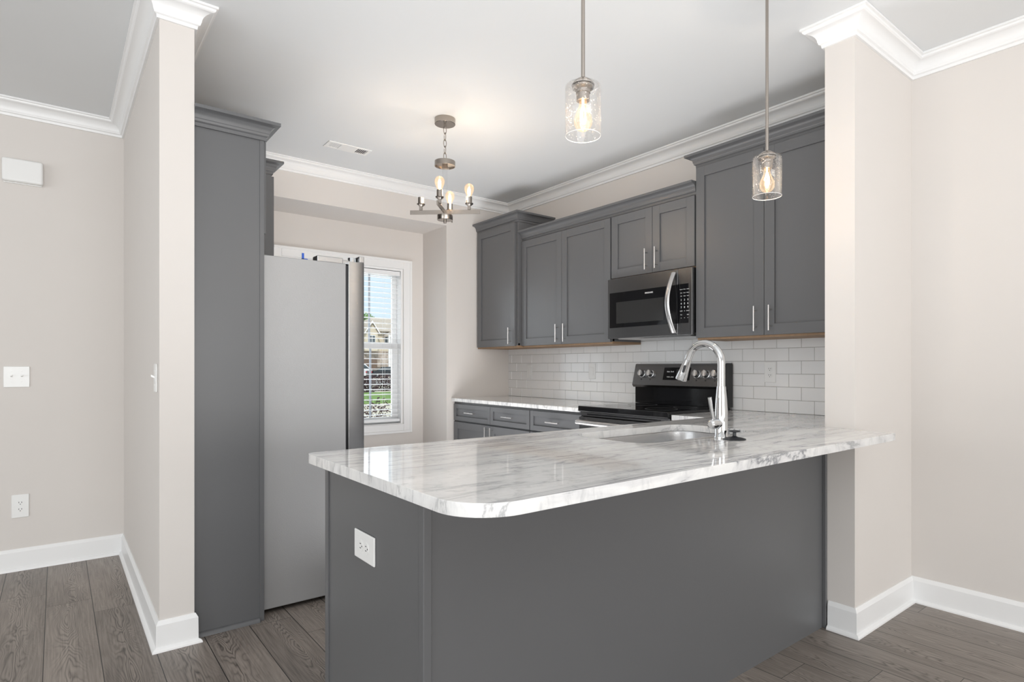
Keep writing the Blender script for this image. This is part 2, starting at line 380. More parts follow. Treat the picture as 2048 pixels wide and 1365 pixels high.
jb = frame(WX0 - 0.001, WX1 + 0.001, WZ0 - 0.001, WZ1 + 0.001, 0.018, NY - 0.002, NY + T)
obj('window_jamb', jb, M['trim'], win)
SZ = 1.375
up = frame(WX0 + 0.018, WX1 - 0.018, SZ - 0.02, WZ1 - 0.018, 0.045, NY + 0.085, NY + 0.108)
us = obj('upper_sash', up, M['trim'], win, bevel=0.002)
lo = frame(WX0 + 0.018, WX1 - 0.018, WZ0 + 0.018, SZ + 0.040, 0.058, NY + 0.060, NY + 0.084)
ls = obj('lower_sash', lo, M['trim'], win, bevel=0.002)
obj('pane', MB().box(WX0 + 0.05, WX1 - 0.05, NY + 0.095, NY + 0.098, SZ, WZ1 - 0.05), M['glass'], us)
obj('pane', MB().box(WX0 + 0.05, WX1 - 0.05, NY + 0.070, NY + 0.073, WZ0 + 0.05, SZ), M['glass'], ls)
mt = MB(); mt2 = MB()
for x in (1.78, 2.198):
    mt.box(x - 0.009, x + 0.009, NY + 0.088, NY + 0.094, SZ + 0.02, WZ1 - 0.06); mt2.box(x - 0.009, x + 0.009, NY + 0.063, NY + 0.069, WZ0 + 0.06, SZ - 0.01)
M['muntin'] = mat('grey_muntin', (0.42, 0.46, 0.52), 0.5)
obj('muntin', mt, M['muntin'], us); obj('muntin', mt2, M['muntin'], ls)

bl = thing('window_blind', ((WX0 + WX1) / 2, NY + 0.03, WZ0 + 0.02), 'white horizontal slatted blind, slats open, hanging inside the kitchen window frame', 'blind')
bx0, bx1 = WX0 + 0.022, WX1 - 0.022
obj('headrail', MB().box(bx0, bx1, NY + 0.004, NY + 0.052, WZ1 - 0.062, WZ1 - 0.022), M['blind'], bl, bevel=0.002)
sl = MB(); z = 2.005; nsl = 0
while z > 0.735:
    pts = [(-0.024, -0.0020), (-0.010, 0.0012), (0.010, 0.0014), (0.024, -0.0014)]
    ring = [(y, zz) for y, zz in pts] + [(y, zz - 0.0026) for y, zz in reversed(pts)]
    sl.rings([[(x, NY + 0.028 + y, z + zz) for y, zz in ring] for x in (bx0, bx1)])
    z -= 0.0462
obj('slats', sl, M['blind'], bl)
obj('bottom_rail', MB().box(bx0, bx1, NY + 0.006, NY + 0.050, 0.690, 0.715), M['blind'], bl, bevel=0.003)
for x in (1.62, 1.95, 2.31):
    cdm = MB()
    for yy in (0.004, 0.052): cdm.cyl((x, NY + yy, 0.70), (x, NY + yy, WZ1 - 0.05), 0.0009, seg=6)
    obj('ladder_cord', cdm, M['blind'], bl)
cdm = MB(); cdm.cyl((2.40, NY + 0.001, 1.05), (2.40, NY + 0.001, WZ1 - 0.05), 0.001, seg=6); cdm.lathe((2.40, NY + 0.001, 1.02), [(0.001, 0.03), (0.004, 0.02), (0.005, 0)], seg=8, cap=True)
obj('pull_cord', cdm, M['blind'], bl)

# ------------------------------------------------------------------ subway tile backsplash
tb = MB(); gb = MB()
gb.box(XR - 0.0085, XR, SY1, YN, 0.914, 1.42)
P_, H_ = 0.1537, 0.0778
for r in range(7):
    z0 = 0.914 + r * H_; z1 = min(z0 + H_, 1.42)
    y = 4.574 + 3 * P_ - (0 if r % 2 == 0 else P_ / 2)
    while y > SY1:
        a, b = max(y - P_, SY1), min(y, YN)
        if b - a > 0.012:
            g = 0.0008; e = 0.0012; x0, x1 = XR - 0.008, XR - 0.0105
            A = [(x0, a + g, z0 + g), (x0, b - g, z0 + g), (x0, b - g, z1 - g), (x0, a + g, z1 - g)]
            B = [(x1, a + g + e, z0 + g + e), (x1, b - g - e, z0 + g + e), (x1, b - g - e, z1 - g - e), (x1, a + g + e, z1 - g - e)]
            tb.rings([A, B])
        y -= P_
bs = struct('wall_backsplash', gb, M['grout']); obj('subway_tiles', tb, M['tile'], bs, smooth=0)

# ------------------------------------------------------------------ cabinet helpers
def shaker(mb, O, A, B, Nn, w, h, t=0.02, rail=0.060, rec=0.009):
    O, A, B, Nn = map(Vector, (O, A, B, Nn))
    f = lambda a, b, ww, hh, tt: mb.obox(O + A * a + B * b, A * ww, B * hh, Nn * tt)
    f(0, 0, rail, h, t); f(w - rail, 0, rail, h, t); f(rail, 0, w - 2 * rail, rail, t); f(rail, h - rail, w - 2 * rail, rail, t)
    f(rail, rail, w - 2 * rail, h - 2 * rail, t - rec)
def pull(parent, P, D, Nn, length=0.14, r=0.0049, off=0.030):
    P, D, Nn = Vector(P), Vector(D), Vector(Nn); m = MB()
    a = P + Nn * off - D * length / 2; b = P + Nn * off + D * length / 2
    m.cyl(a, b, r, seg=14)
    for s in (-0.32, 0.32): q = P + D * length * s; m.cyl(q, q + Nn * off, r * 0.72, seg=10)
    return obj('handle', m, M['handle'], parent)
CABCROWN = [(0, 0), (0.006, 0), (0.007, 0.012), (0.014, 0.016), (0.016, 0.024)]
for k in range(6):
    a = k / 5 * math.pi / 2
    CABCROWN.append((0.018 + 0.026 * (1 - math.cos(a)), 0.026 + 0.026 * math.sin(a)))
CABCROWN += [(0.052, 0.054), (0.052, 0.066), (0, 0.066)]
def cabcrown(parent, path, z):      # open polyline, cabinet on the left of travel, crown projects to the right
    pts = [Vector(p) for p in path]; rg = []
    for i, p in enumerate(pts):
        def nm(a, b): d = (b - a).normalized(); return Vector((d.y, -d.x))
        if i == 0: m = nm(pts[0], pts[1])
        elif i == len(pts) - 1: m = nm(pts[-2], pts[-1])
        else:
            n1, n2 = nm(pts[i - 1], p), nm(p, pts[i + 1]); m = (n1 + n2) / (1 + n1.dot(n2))
        rg.append([(p.x + m.x * o * 1.12, p.y + m.y * o * 1.12, z - 0.013 + h * 1.2) for o, h in CABCROWN])
    mb = MB(); mb.rings(rg); return obj('crown_molding', mb, M['cab'], parent, smooth=25)
AY, UP, NXm = (0, 1, 0), (0, 0, 1), (-1, 0, 0)
def upper(label, y0, y1, z0, z1, xf, doors, crown_path, hz, crown_z=None, left_exposed=None):
    """wall cabinet on the tiled wall; xf = carcass front, doors = list of (y0,y1,handle y)"""
    t = thing('wall_cabinet', ((xf + XR) / 2, (y0 + y1) / 2, z0), label, 'cabinet', None)
    c = MB(); c.box(xf, XR - 0.011 if z0 < 1.42 else XR, y0, y1, z0 + 0.012, z1)
    obj('cabinet_body', c, M['cab'], t, bevel=0.001)
    obj('underside_panel', MB().box(xf + 0.0005, XR - 0.012, y0 + 0.001, y1 - 0.001, z0 - 0.004, z0 + 0.012), M['wood'], t, label='bare wood underside')
    obj('face_frame', MB().box(xf - 0.001, xf + 0.018, y0, y1, z0 + 0.0125, z0 + 0.03), M['cab'], t)
    for a, b, hy, dz0, dz1 in doors:
        m = MB(); shaker(m, (xf - 0.001, a, dz0), AY, UP, NXm, b - a, dz1 - dz0)
        d = obj('door', m, M['cab'], t, bevel=0.0012)
        pull(d, (xf - 0.021, hy, hz), UP, NXm)
    if crown_path: cabcrown(t, crown_path, crown_z if crown_z else z1 - 0.006)
    return t
g = 0.0015
upper('tall narrow grey wall cabinet, single door, in the corner by the window wall', 4.006, YN - 0.001, 1.360, 2.436, 3.020,
      [(4.030, 4.604, 4.085, 1.368, 2.412)], [(3.020, YN - 0.001), (3.020, 4.006), (XR, 4.006)], 1.455)
upper('lower two-door grey wall cabinet between the corner cabinet and the microwave', 2.958, 4.004, 1.360, 2.276, 3.071,
      [(3.487 + g, 4.000, 3.53, 1.368, 2.250), (2.962, 3.487 - g, 3.44, 1.368, 2.250)], [(3.071, 4.004), (3.071, 2.957)], 1.455)
upper('short two-door grey cabinet mounted directly above the microwave', 2.238, 2.956, 1.806, 2.276, 3.071,
      [(2.578 + g, 2.950, 2.62, 1.814, 2.250), (2.244, 2.578 - g, 2.535, 1.814, 2.250)], [(3.071, 2.957), (3.071, 2.238)], 1.905)
upper('largest tall two-door grey wall cabinet, right of the microwave', 1.292, 2.236, 1.360, 2.436, 3.071,
      [(1.779 + g, 2.232, 1.825, 1.368, 2.412), (1.325, 1.779 - g, 1.735, 1.368, 2.412)], [(XR, 2.236), (3.071, 2.236), (3.071, 1.292)], 1.46)

# base cabinets on the tiled wall
def base_cab(label, y0, y1, cols_, doors, xf=2.775):
    t = thing('base_cabinet', ((xf + XR) / 2, (y0 + y1) / 2, 0), label, 'cabinet')
    obj('cabinet_body', MB().box(xf, XR - 0.001, y0, y1, 0.10, 0.884), M['cab'], t)
    obj('toe_kick', MB().box(xf + 0.07, XR - 0.001, y0, y1, 0, 0.10), M['cab'], t)
    for a, b in cols_:
        m = MB(); shaker(m, (xf - 0.001, a, 0.718), AY, UP, NXm, b - a, 0.145, rail=0.038)
        d = obj('drawer', m, M['cab'], t, bevel=0.0012); pull(d, (xf - 0.018, (a + b) / 2, 0.792), AY, NXm)
    for a, b, hy in doors:
        m = MB(); shaker(m, (xf - 0.001, a, 0.115), AY, UP, NXm, b - a, 0.59)
        d = obj('door', m, M['cab'], t, bevel=0.0012); pull(d, (xf - 0.021, hy, 0.625), UP, NXm)
    return t
base_cab('grey base cabinet with two drawers at the left end under the back worktop', 3.512, YN - 0.001,
         [(4.038, 4.608), (3.516, 4.034)], [(4.038, 4.608, 4.075), (3.516, 4.034, 3.998)])
base_cab('grey single-drawer base cabinet touching the left side of the range', 2.946, 3.510, [(2.950, 3.505)], [(2.950, 3.505, 2.99)])
base_cab('narrow grey base cabinet hidden between the range and the peninsula', 1.932, 2.168, [(1.95, 2.164)], [(1.95, 2.164, 1.985)])

# peninsula
PXL = 0.684
pn = thing('peninsula_cabinet', (1.7, 1.6, 0), 'long plain grey peninsula base cabinet under the marble bar counter', 'cabinet')
obj('back_panel', MB().box(PXL + 0.006, SX - 0.001, 1.294, 1.312, 0, 0.883), M['cab'], pn)
obj('end_panel', MB().box(PXL + 0.004, PXL + 0.022, 1.313, 1.930, 0, 0.883), M['cab'], pn)
obj('corner_strip', MB().box(PXL, PXL + 0.024, 1.286, 1.310, 0, 0.883), M['cab'], pn, bevel=0.003)
obj('corner_strip', MB().box(PXL - 0.001, PXL + 0.03, 1.931, 1.957, 0, 0.883), M['cab'], pn, bevel=0.002)
obj('corner_strip', MB().box(SX - 0.018, SX - 0.001, 1.278, 1.294, 0, 0.883), M['cab'], pn, bevel=0.002)
ib = MB(); ib.box(PXL + 0.03, SX - 0.002, 1.915, 1.93, 0.10, 0.883); ib.box(PXL + 0.03, SX - 0.002, 1.86, 1.875, 0, 0.10)
ib.box(PXL + 0.03, SX - 0.002, 1.32, 1.90, 0.10, 0.118)
obj('cabinet_front', ib, M['cab'], pn)
for k in range(4):
    a = PXL + 0.05 + k * 0.495; m = MB(); shaker(m, (a + 0.49, 1.93, 0.115), (-1, 0, 0), UP, (0, 1, 0), 0.488, 0.75)
    d = obj('door', m, M['cab'], pn, bevel=0.0012); pull(d, (a + (0.45 if k % 2 == 0 else 0.04), 1.95, 0.76), UP, (0, 1, 0))

# ------------------------------------------------------------------ worktops
def arc(cx, cy, r, a0, a1, n): return [(cx + r * math.cos(R(a0 + (a1 - a0) * i / n)), cy + r * math.sin(R(a0 + (a1 - a0) * i / n))) for i in range(n + 1)]
def slab(outer, holes, z0, z1):
    mb = MB(); b = mb.b; es = []
    for lp in [outer] + holes:
        vs = [b.verts.new((x, y, z0)) for x, y in lp]
        es += [b.edges.new((vs[i], vs[(i + 1) % len(vs)])) for i in range(len(vs))]
    r = bmesh.ops.triangle_fill(b, use_beauty=True, use_dissolve=False, edges=es)
    fs = [f for f in r['geom'] if isinstance(f, bmesh.types.BMFace)]
    ex = bmesh.ops.extrude_face_region(b, geom=fs)
    bmesh.ops.translate(b, verts=[v for v in ex['geom'] if isinstance(v, bmesh.types.BMVert)], vec=(0, 0, z1 - z0))
    return mb
CX0, CYF, CYB, CFX = 0.618, 0.975, 1.945, 2.735
outer = arc(CX0 + 0.125, CYF + 0.125, 0.125, 180, 270, 12) + [(2.697, 0.983), (2.697, SY0 - 0.001), (SX - 0.001, SY0 + 0.002), (SX - 0.001, SY1 + 0.001), (XR - 0.012, SY1 + 0.001),
         (XR - 0.012, 2.170), (CFX, 2.170), (CFX, CYB)] + arc(CX0 + 0.03, CYB - 0.03, 0.03, 90, 180, 5)
SKX0, SKX1, SKY0, SKY1 = 1.615, 2.340, 1.405, 1.805
def rrect(x0, x1, y0, y1, r, n=8): return arc(x0 + r, y0 + r, r, 180, 270, n) + arc(x1 - r, y0 + r, r, 270, 360, n) + arc(x1 - r, y1 - r, r, 0, 90, n) + arc(x0 + r, y1 - r, r, 90, 180, n)
pt = obj('marble_countertop', slab(outer, [rrect(SKX0, SKX1, SKY0, SKY1, 0.10)], 0.884, 0.914), M['marble'], bevel=0.007, seg=3)
tag(pt, 'polished white and grey marble peninsula counter with rounded corner and sink cutout', 'countertop')
bt = obj('marble_countertop', slab([(2.735, 2.944), (XR - 0.012, 2.944), (XR - 0.012, YN - 0.001), (2.735, YN - 0.001)], [], 0.884, 0.914), M['marble'], bevel=0.007, seg=3)
tag(bt, 'marble worktop along the tiled wall, left of the range', 'countertop')

# sink (hangs under the slab)
sk = thing('undermount_sink', ((SKX0 + SKX1) / 2, (SKY0 + SKY1) / 2, 0.66), 'brushed stainless steel undermount sink set in the peninsula counter', 'sink')
def ring_at(off, z, r): return [(x, y, z) for x, y in rrect(SKX0 - off, SKX1 + off, SKY0 - off, SKY1 + off, max(r, 0.02))]
sm_ = MB(); sm_.rings([ring_at(0.022, 0.8815, 0.11), ring_at(0.003, 0.8815, 0.10), ring_at(0.001, 0.874, 0.098), ring_at(-0.012, 0.70, 0.09), ring_at(-0.04, 0.675, 0.07), ring_at(-0.16, 0.668, 0.04)], cap=False)
sm_.b.verts.ensure_lookup_table(); n_ = len(ring_at(0, 0, 0.1)); sm_._f([sm_.b.verts[-n_ + i] for i in range(n_)])
sb = obj('basin', sm_, M['steel'], sk); sb.modifiers.new('sol', 'SOLIDIFY').thickness = -0.0012
obj('drain', MB().lathe((1.98, 1.66, 0.669), [(0.0, 0.001), (0.02, 0.001), (0.043, 0.003), (0.045, 0.0)], cap=False), M['chrome'], sk)

# faucet
FX, FY = 1.988, 1.338
fc = thing('kitchen_faucet', (FX, FY, 0.914), 'tall chrome gooseneck pull-down faucet standing behind the sink', 'faucet')
obj('faucet_body', MB().lathe((FX, FY, 0.9142), [(0.0, 0), (0.026, 0), (0.0265, 0.006), (0.0245, 0.010), (0.0245, 0.07), (0.0245, 0.10), (0.0215, 0.15), (0.0172, 0.197), (0.0172, 0.200), (0, 0.200)], 40, cap=False), M['chrome'], fc)
pts = [(FX, FY, 1.114), (FX, FY, 1.17), (FX, FY, 1.205)]
rad = 0.0765; dirx, diry = -0.02, 1.0
for k in range(1, 17):
    a = math.pi * k / 16 * 0.90
    q = rad * (1 - math.cos(a)); pts.append((FX + dirx * q, FY + diry * q, 1.205 + rad * math.sin(a)))
end = Vector(pts[-1]); tg = (Vector(pts[-1]) - Vector(pts[-2])).normalized()
pts.append(tuple(end + tg * 0.010)); end = end + tg * 0.010
obj('spout', MB().tube(pts, 0.0148, 24), M['chrome'], fc)
h0 = end + tg * 0.0005; prof = [(0.0, 0), (0.0150, 0), (0.0155, 0.012), (0.0190, 0.048), (0.0235, 0.086), (0.0225, 0.089), (0.0, 0.089)]
sh = obj('spray_head', MB().lathe(h0, prof, 32, cap=False, axis=tg), M['chrome'], fc)
side = Vector((-1, -0.55, 0)).normalized(); side = (side - tg * side.dot(tg)).normalized(); w3 = tg.cross(side)
bm_ = MB(); c0 = h0 + tg * 0.022 + side * 0.0155; bm_.obox(c0 - w3 * 0.005, w3 * 0.010, tg * 0.032, side * 0.005)
obj('spray_button', bm_, M['rubber'], sh, bevel=0.003)
vb = MB(); vb.tube([(FX - 0.014, FY, 0.972), (FX - 0.028, FY, 0.972), (FX - 0.030, FY, 0.972), (FX - 0.031, FY, 0.972), (FX - 0.052, FY, 0.972), (FX - 0.066, FY, 0.972), (FX - 0.072, FY, 0.972)], [0.0175, 0.0175, 0.0165, 0.0185, 0.0195, 0.0165, 0.010], 28)
vh = obj('valve', vb, M['chrome'], fc)
obj('lever', MB().tube([(FX - 0.052, FY, 0.985), (FX - 0.062, FY + 0.002, 1.03), (FX - 0.070, FY + 0.004, 1.074)], [0.0052, 0.0062, 0.0072], 16), M['chrome'], fc)
sp_ = tag(obj('sink_stopper', MB().lathe((1.992, 1.283, 0.9142), [(0.0, 0), (0.041, 0), (0.042, 0.003), (0.030, 0.007), (0.012, 0.010), (0.0065, 0.014), (0.0065, 0.027), (0.019, 0.029), (0.021, 0.031), (0.019, 0.034), (0, 0.0345)], 36), M['rubber']),
          'small black rubber sink stopper lying on the marble beside the faucet base', 'stopper')

# ------------------------------------------------------------------ range
RY0, RY1 = 2.178, 2.938
rg = thing('electric_range', (3.05, (RY0 + RY1) / 2, 0), 'freestanding black and stainless electric range with glass cooktop', 'range')
obj('range_body', MB().box(2.765, 3.355, RY0 + 0.003, RY1 - 0.003, 0.03, 0.895), M['blackm'], rg)
ct = obj('cooktop', MB().box(2.715, 3.335, RY0, RY1, 0.893, 0.930), M['black'], rg, bevel=0.006, seg=3)
for x, y, r in ((2.90, 2.38, 0.10), (2.90, 2.74, 0.085), (3.14, 2.38, 0.075), (3.14, 2.74, 0.10)):
    q = MB(); q.lathe((x, y, 0.9302), [(r, 0), (r, 0.0003), (r - 0.003, 0.0003), (r - 0.003, 0)], 48); obj('burner_ring', q, M['dim'], ct)
obj('control_trim', MB().box(2.735, 2.77, RY0 + 0.004, RY1 - 0.004, 0.862, 0.892), M['dsteel'], rg, bevel=0.003)
vt_ = MB()
vt_.box(2.7335, 2.7355, RY0 + 0.07, RY1 - 0.07, 0.873, 0.879)
obj('vent_slot', vt_, M['black'], rg)
od = obj('oven_door', MB().box(2.722, 2.764, RY0 + 0.004, RY1 - 0.004, 0.225, 0.858), M['dsteel'], rg, bevel=0.004)
obj('oven_window', MB().box(2.719, 2.7225, RY0 + 0.11, RY1 - 0.11, 0.36, 0.70), M['black'], od)
hm = MB(); hp = []
for k in range(13):
    u = k / 12; hp.append((2.680 - 0.018 * math.sin(math.pi * u), RY0 + 0.03 + u * (RY1 - RY0 - 0.06), 0.826))
hm.tube(hp, 0.0165, 18)
for y in (RY0 + 0.05, RY1 - 0.05): hm.cyl((2.682, y, 0.826), (2.724, y, 0.826), 0.011, seg=14)
obj('door_handle', hm, M['handle'], od)
dr = obj('storage_drawer', MB().box(2.724, 2.764, RY0 + 0.004, RY1 - 0.004, 0.045, 0.215), M['dsteel'], rg, bevel=0.004)
for x in (2.80, 3.32):
    for y in (RY0 + 0.04, RY1 - 0.04): obj('foot', MB().cyl((x, y, 0), (x, y, 0.032), 0.015, seg=12), M['blackm'], rg)
bp_ = [(3.300, 0.930), (3.300, 1.045), (3.262, 1.052), (3.252, 1.068), (3.285, 1.212), (3.350, 1.216), (3.360, 1.19), (3.360, 0.930)]
obj('backguard_base', MB().profile_x([(3.285, 0.931), (3.285, 1.046), (3.358, 1.046), (3.358, 0.931)], RY0 + 0.004, RY1 - 0.003), M['black'], rg)
bgd = obj('backguard', MB().profile_x([(3.262, 1.046), (3.250, 1.062), (3.288, 1.208), (3.296, 1.213), (3.352, 1.213), (3.358, 1.205), (3.358, 1.046)], RY0 + 0.002, RY1 - 0.002), M['dsteel'], rg, bevel=0.002)
obj('side_cap', MB().profile_x([(3.262, 1.046), (3.250, 1.062), (3.288, 1.208), (3.296, 1.214), (3.352, 1.214), (3.358, 1.205), (3.358, 0.932), (3.30, 0.932), (3.30, 1.046)], RY0 - 0.003, RY0 + 0.002), M['blackm'], rg)
# tilted front plane of the backguard
T0 = Vector((3.250, 0, 1.062)); Tu = (Vector((3.288, 0, 1.208)) - T0).normalized(); Tn = Vector((-Tu.z, 0, Tu.x))
def bgp(y, s, n=0.0): v = T0 + Tu * s + Tn * n; return Vector((v.x, y, v.z))
kx = 0.082
for y in (2.855, 2.776, 2.384, 2.312, 2.241):
    k_ = MB(); c = bgp(y, kx)
    k_.lathe(c, [(0.028, 0), (0.028, 0.004), (0.024, 0.006), (0.0225, 0.022), (0.021, 0.031), (0.0, 0.032)], 28, axis=Tn)
    kb = obj('control_knob', k_, M['steel'], bgd)
    g_ = MB(); g_.obox(c + Tn * 0.022 - Tu * 0.021 - Vector((0, 0.0045, 0)), Vector((0, 0.009, 0)), Tu * 0.042, Tn * 0.018)
    obj('knob_grip', g_, M['handle'], kb, bevel=0.003)
    q = MB(); c2 = bgp(y, kx - 0.046, 0.0003); q.obox(c2 - Vector((0, 0.005, 0)), Vector((0, 0.010, 0)), Tu * 0.010, Tn * 0.0004)
    obj('knob_mark', q, M['blackm'], bgd)
q = MB(); q.obox(bgp(2.440, 0.040), Vector((0, 0.222, 0)), Tu * 0.088, Tn * 0.002); dp = obj('display', q, M['black'], bgd)
q = MB(); q.obox(bgp(2.470, 0.078, 0.0021), Vector((0, 0.085, 0)), Tu * 0.038, Tn * 0.0004); obj('clock_window', q, M['screen'], dp)
def bgtext(s, y, sv, size, m=None):
    c = bgp(y, sv, 0.0026)
    M4 = Matrix(((0, Tu.x, Tn.x, c.x), (-1, 0, 0, y), (0, Tu.z, Tn.z, c.z), (0, 0, 0, 1)))
    return text('print', s, size, M4, m or M['text'], dp)
bgtext('Bake  Broil', 2.605, 0.098, 0.013); bgtext('START', 2.515, 0.062, 0.010); bgtext('OFF', 2.515, 0.050, 0.010)
bgtext('8:00', 2.505, 0.096, 0.020, M['dim']); bgtext('TIMER  LOCK', 2.60, 0.060, 0.010)

# ------------------------------------------------------------------ microwave
MY0, MY1, MZ0, MZ1, MXF = 2.2385, 2.9565, 1.388, 1.804, 3.020
mw = thing('microwave', (3.18, 2.57, MZ0), 'stainless over-the-range microwave hung above the cooktop', 'microwave')
mwb = MB(); mwb.box(MXF + 0.03, XR - 0.012, MY0 + 0.002, MY1 - 0.002, MZ0 + 0.012, MZ1); obj('microwave_body', mwb, M['dsteel'], mw)
ub = MB(); ub.profile_x([(MXF + 0.02, MZ0 + 0.012), (MXF + 0.06, MZ0 - 0.004), (3.34, MZ0 - 0.004), (3.36, MZ0 + 0.012)], MY0 + 0.05, MY1 - 0.05)
obj('underside_grille', ub, M['steel'], mw)
SPY = 2.348
mdb = MB(); mdb.box(MXF, MXF + 0.03, SPY + 0.001, MY1, MZ0, MZ1); md = obj('microwave_door', mdb, M['dsteel'], mw, bevel=0.003)
obj('glass_panel', MB().box(MXF - 0.0025, MXF + 0.001, SPY + 0.001, MY1 - 0.020, 1.462, 1.706), M['black'], md, bevel=0.001)
obj('door_window', MB().box(MXF - 0.0032, MXF - 0.0024, 2.455, 2.872, 1.490, 1.638), M['screen'], md)
cpb = MB(); cpb.box(MXF, MXF + 0.03, MY0, SPY - 0.001, MZ0, MZ1); cp = obj('control_panel', cpb, M['dsteel'], mw, bevel=0.003)
kp = obj('keypad', MB().box(MXF - 0.0025, MXF + 0.001, MY0 + 0.028, SPY - 0.001, 1.462, 1.706), M['black'], cp)
hp = []
for k in range(17):
    u = k / 16; hp.append((MXF - 0.012 - 0.050 * math.sin(math.pi * u), SPY + 0.022 + 0.012 * math.sin(math.pi * u), MZ0 + 0.018 + u * 0.375))
hm = MB(); rgs = []
for i, p in enumerate(hp):
    p = Vector(p); t_ = (Vector(hp[min(i + 1, 16)]) - Vector(hp[max(i - 1, 0)])).normalized(); sd = Vector((0, 1, 0)); nn = t_.cross(sd).normalized()
    rgs.append([p + sd * (0.0175 * math.cos(a)) + nn * (0.009 * math.sin(a)) for a in [2 * math.pi * j / 16 for j in range(16)]])
hm.rings(rgs); hm.box(MXF - 0.014, MXF + 0.001, SPY + 0.014, SPY + 0.030, MZ0 + 0.018, MZ0 + 0.034); hm.box(MXF - 0.014, MXF + 0.001, SPY + 0.014, SPY + 0.030, MZ1 - 0.032, MZ1 - 0.018)
obj('door_handle', hm, M['steel'], md)
text('brand_lettering', 'FRIGIDAIRE', 0.0135, faceX(MXF - 0.003, 2.578, 1.678), M['text'], md)
ky = [2.322, 2.297, 2.272]
rows = [(1.672, ('Popcorn', 'Potato', 'Reheat'), 0.0055), (1.650, ('Cook', 'Power', 'Defrost'), 0.0055), (1.630, ('Melt', 'Clock', 'Timer'), 0.0055),
        (1.606, '123', 0.014), (1.583, '456', 0.014), (1.560, '789', 0.014), (1.537, ('STOP', '0', 'START'), 0.0068), (1.514, ('Vent', '', 'Light'), 0.006), (1.494, ('\u2022', '\u2022', '\u2022'), 0.012)]
for z, ks, sz in rows:
    for y, s in zip(ky, ks):
        if s: text('key_label', s, sz * 1.15, faceX(MXF - 0.003, y - 0.004, z), M['text'], kp)

# ------------------------------------------------------------------ fridge
FY0, FY1 = 3.045, 3.935
fr = thing('refrigerator', (0.85, 3.49, 0), 'large side-by-side refrigerator with matte grey side and stainless doors', 'refrigerator')
obj('fridge_cabinet', MB().box(PX1 + 0.03, 1.172, FY0, FY1, 0.022, 1.728), M['fridge'], fr, bevel=0.004)
obj('door_gasket', MB().box(1.172, 1.184, FY0 + 0.012, FY1 - 0.012, 0.08, 1.722), M['rubber'], fr)
mid = 3.40
for a, b in ((FY0 - 0.004, mid - 0.003), (mid + 0.003, FY1 + 0.004)):
    m = MB()
    m.rings([[(x, y, z) for x, y in [(1.184, a), (1.258, a), (1.270, a + 0.006), (1.274, a + 0.02), (1.274, b - 0.02), (1.270, b - 0.006), (1.258, b), (1.184, b)]] for z in (0.075, 1.742)])
    d = obj('fridge_door', m, M['steel'], fr, bevel=0.002)
    hy = mid - 0.035 if a < 3.2 else mid + 0.035
    h_ = MB(); h_.tube([(1.278, hy, 0.62), (1.325, hy, 0.65), (1.328, hy, 1.0), (1.325, hy, 1.37), (1.278, hy, 1.40)], 0.012, 14); obj('door_handle', h_, M['handle'], d)
for y in (FY0 + 0.02, FY1 - 0.09):
    m = MB(); m.box(1.03, 1.165, y, y + 0.07, 1.728, 1.760); m.box(1.155, 1.20, y + 0.005, y + 0.06, 1.728, 1.752)
    hc = obj('hinge_cover', m, M['steel'], fr, bevel=0.005)
    obj('hinge_barrel', MB().cyl((1.222, y + 0.025, 1.738), (1.222, y + 0.025, 1.768), 0.022, seg=24), M['chrome'], hc)
    obj('door_cap', MB().box(1.245, 1.272, y - 0.018, y + 0.05, 1.742, 1.776), M['steel'], hc, bevel=0.004)
obj('kick_grille', MB().box(1.15, 1.20, FY0 + 0.01, FY1 - 0.01, 0.012, 0.068), M['blackm'], fr)
for x in (0.53, 1.12):
    for y in (FY0 + 0.05, FY1 - 0.05): obj('foot', MB().cyl((x, y, 0), (x, y, 0.024), 0.018, seg=12), M['blackm'], fr)
m = MB(); m.box(0.957, 0.967, 3.07, 3.075, 1.728, 1.762); m.box(0.957, 0.985, 3.07, 3.09, 1.7285, 1.735); obj('tape_tab', m, M['blue'], fr, label='small blue tape tab on top')

# fridge surround: shallow cabinet over the fridge with full-height side panel
fs = thing('fridge_surround_cabinet', (0.6, 3.4, 0), 'grey cabinet over the refrigerator with full-height side panel to the floor', 'cabinet')
obj('side_panel', MB().box(PX1 + 0.001, 0.738, 2.985, 3.003, 0, 2.276), M['cab'], fs)
obj('front_stile', MB().box(0.738, 0.757, 2.981, 3.022, 0, 2.276), M['cab'], fs, bevel=0.001)
m = MB(); ring = [(2.984, 0.0)] + [(2.984 - 0.018 * math.cos(a), 0.018 * math.sin(a)) for a in [math.pi / 2 * k / 6 for k in range(7)]]
m.rings([[(x, y, z) for y, z in ring] for x in (PX1 + 0.002, 0.736)]); obj('shoe_molding', m, M['cab'], fs, smooth=60)
obj('cabinet_box', MB().box(PX1 + 0.001, 0.737, 3.004, 3.95, 1.815, 2.276), M['cab'], fs)
obj('face_frame', MB().box(0.738, 0.756, 3.023, 3.95, 1.80, 2.276), M['cab'], fs)
for a, b, hy in ((3.030, 3.483, 3.445), (3.487, 3.94, 3.525)):
    m = MB(); shaker(m, (0.757, b, 1.825), (0, -1, 0), UP, (1, 0, 0), b - a, 0.435); d = obj('door', m, M['cab'], fs, bevel=0.0012)
    pull(d, (0.777, hy, 1.90), UP, (1, 0, 0))
cabcrown(fs, [(PX1 + 0.001, 2.981), (0.757, 2.981), (0.757, 3.95)], 2.262)
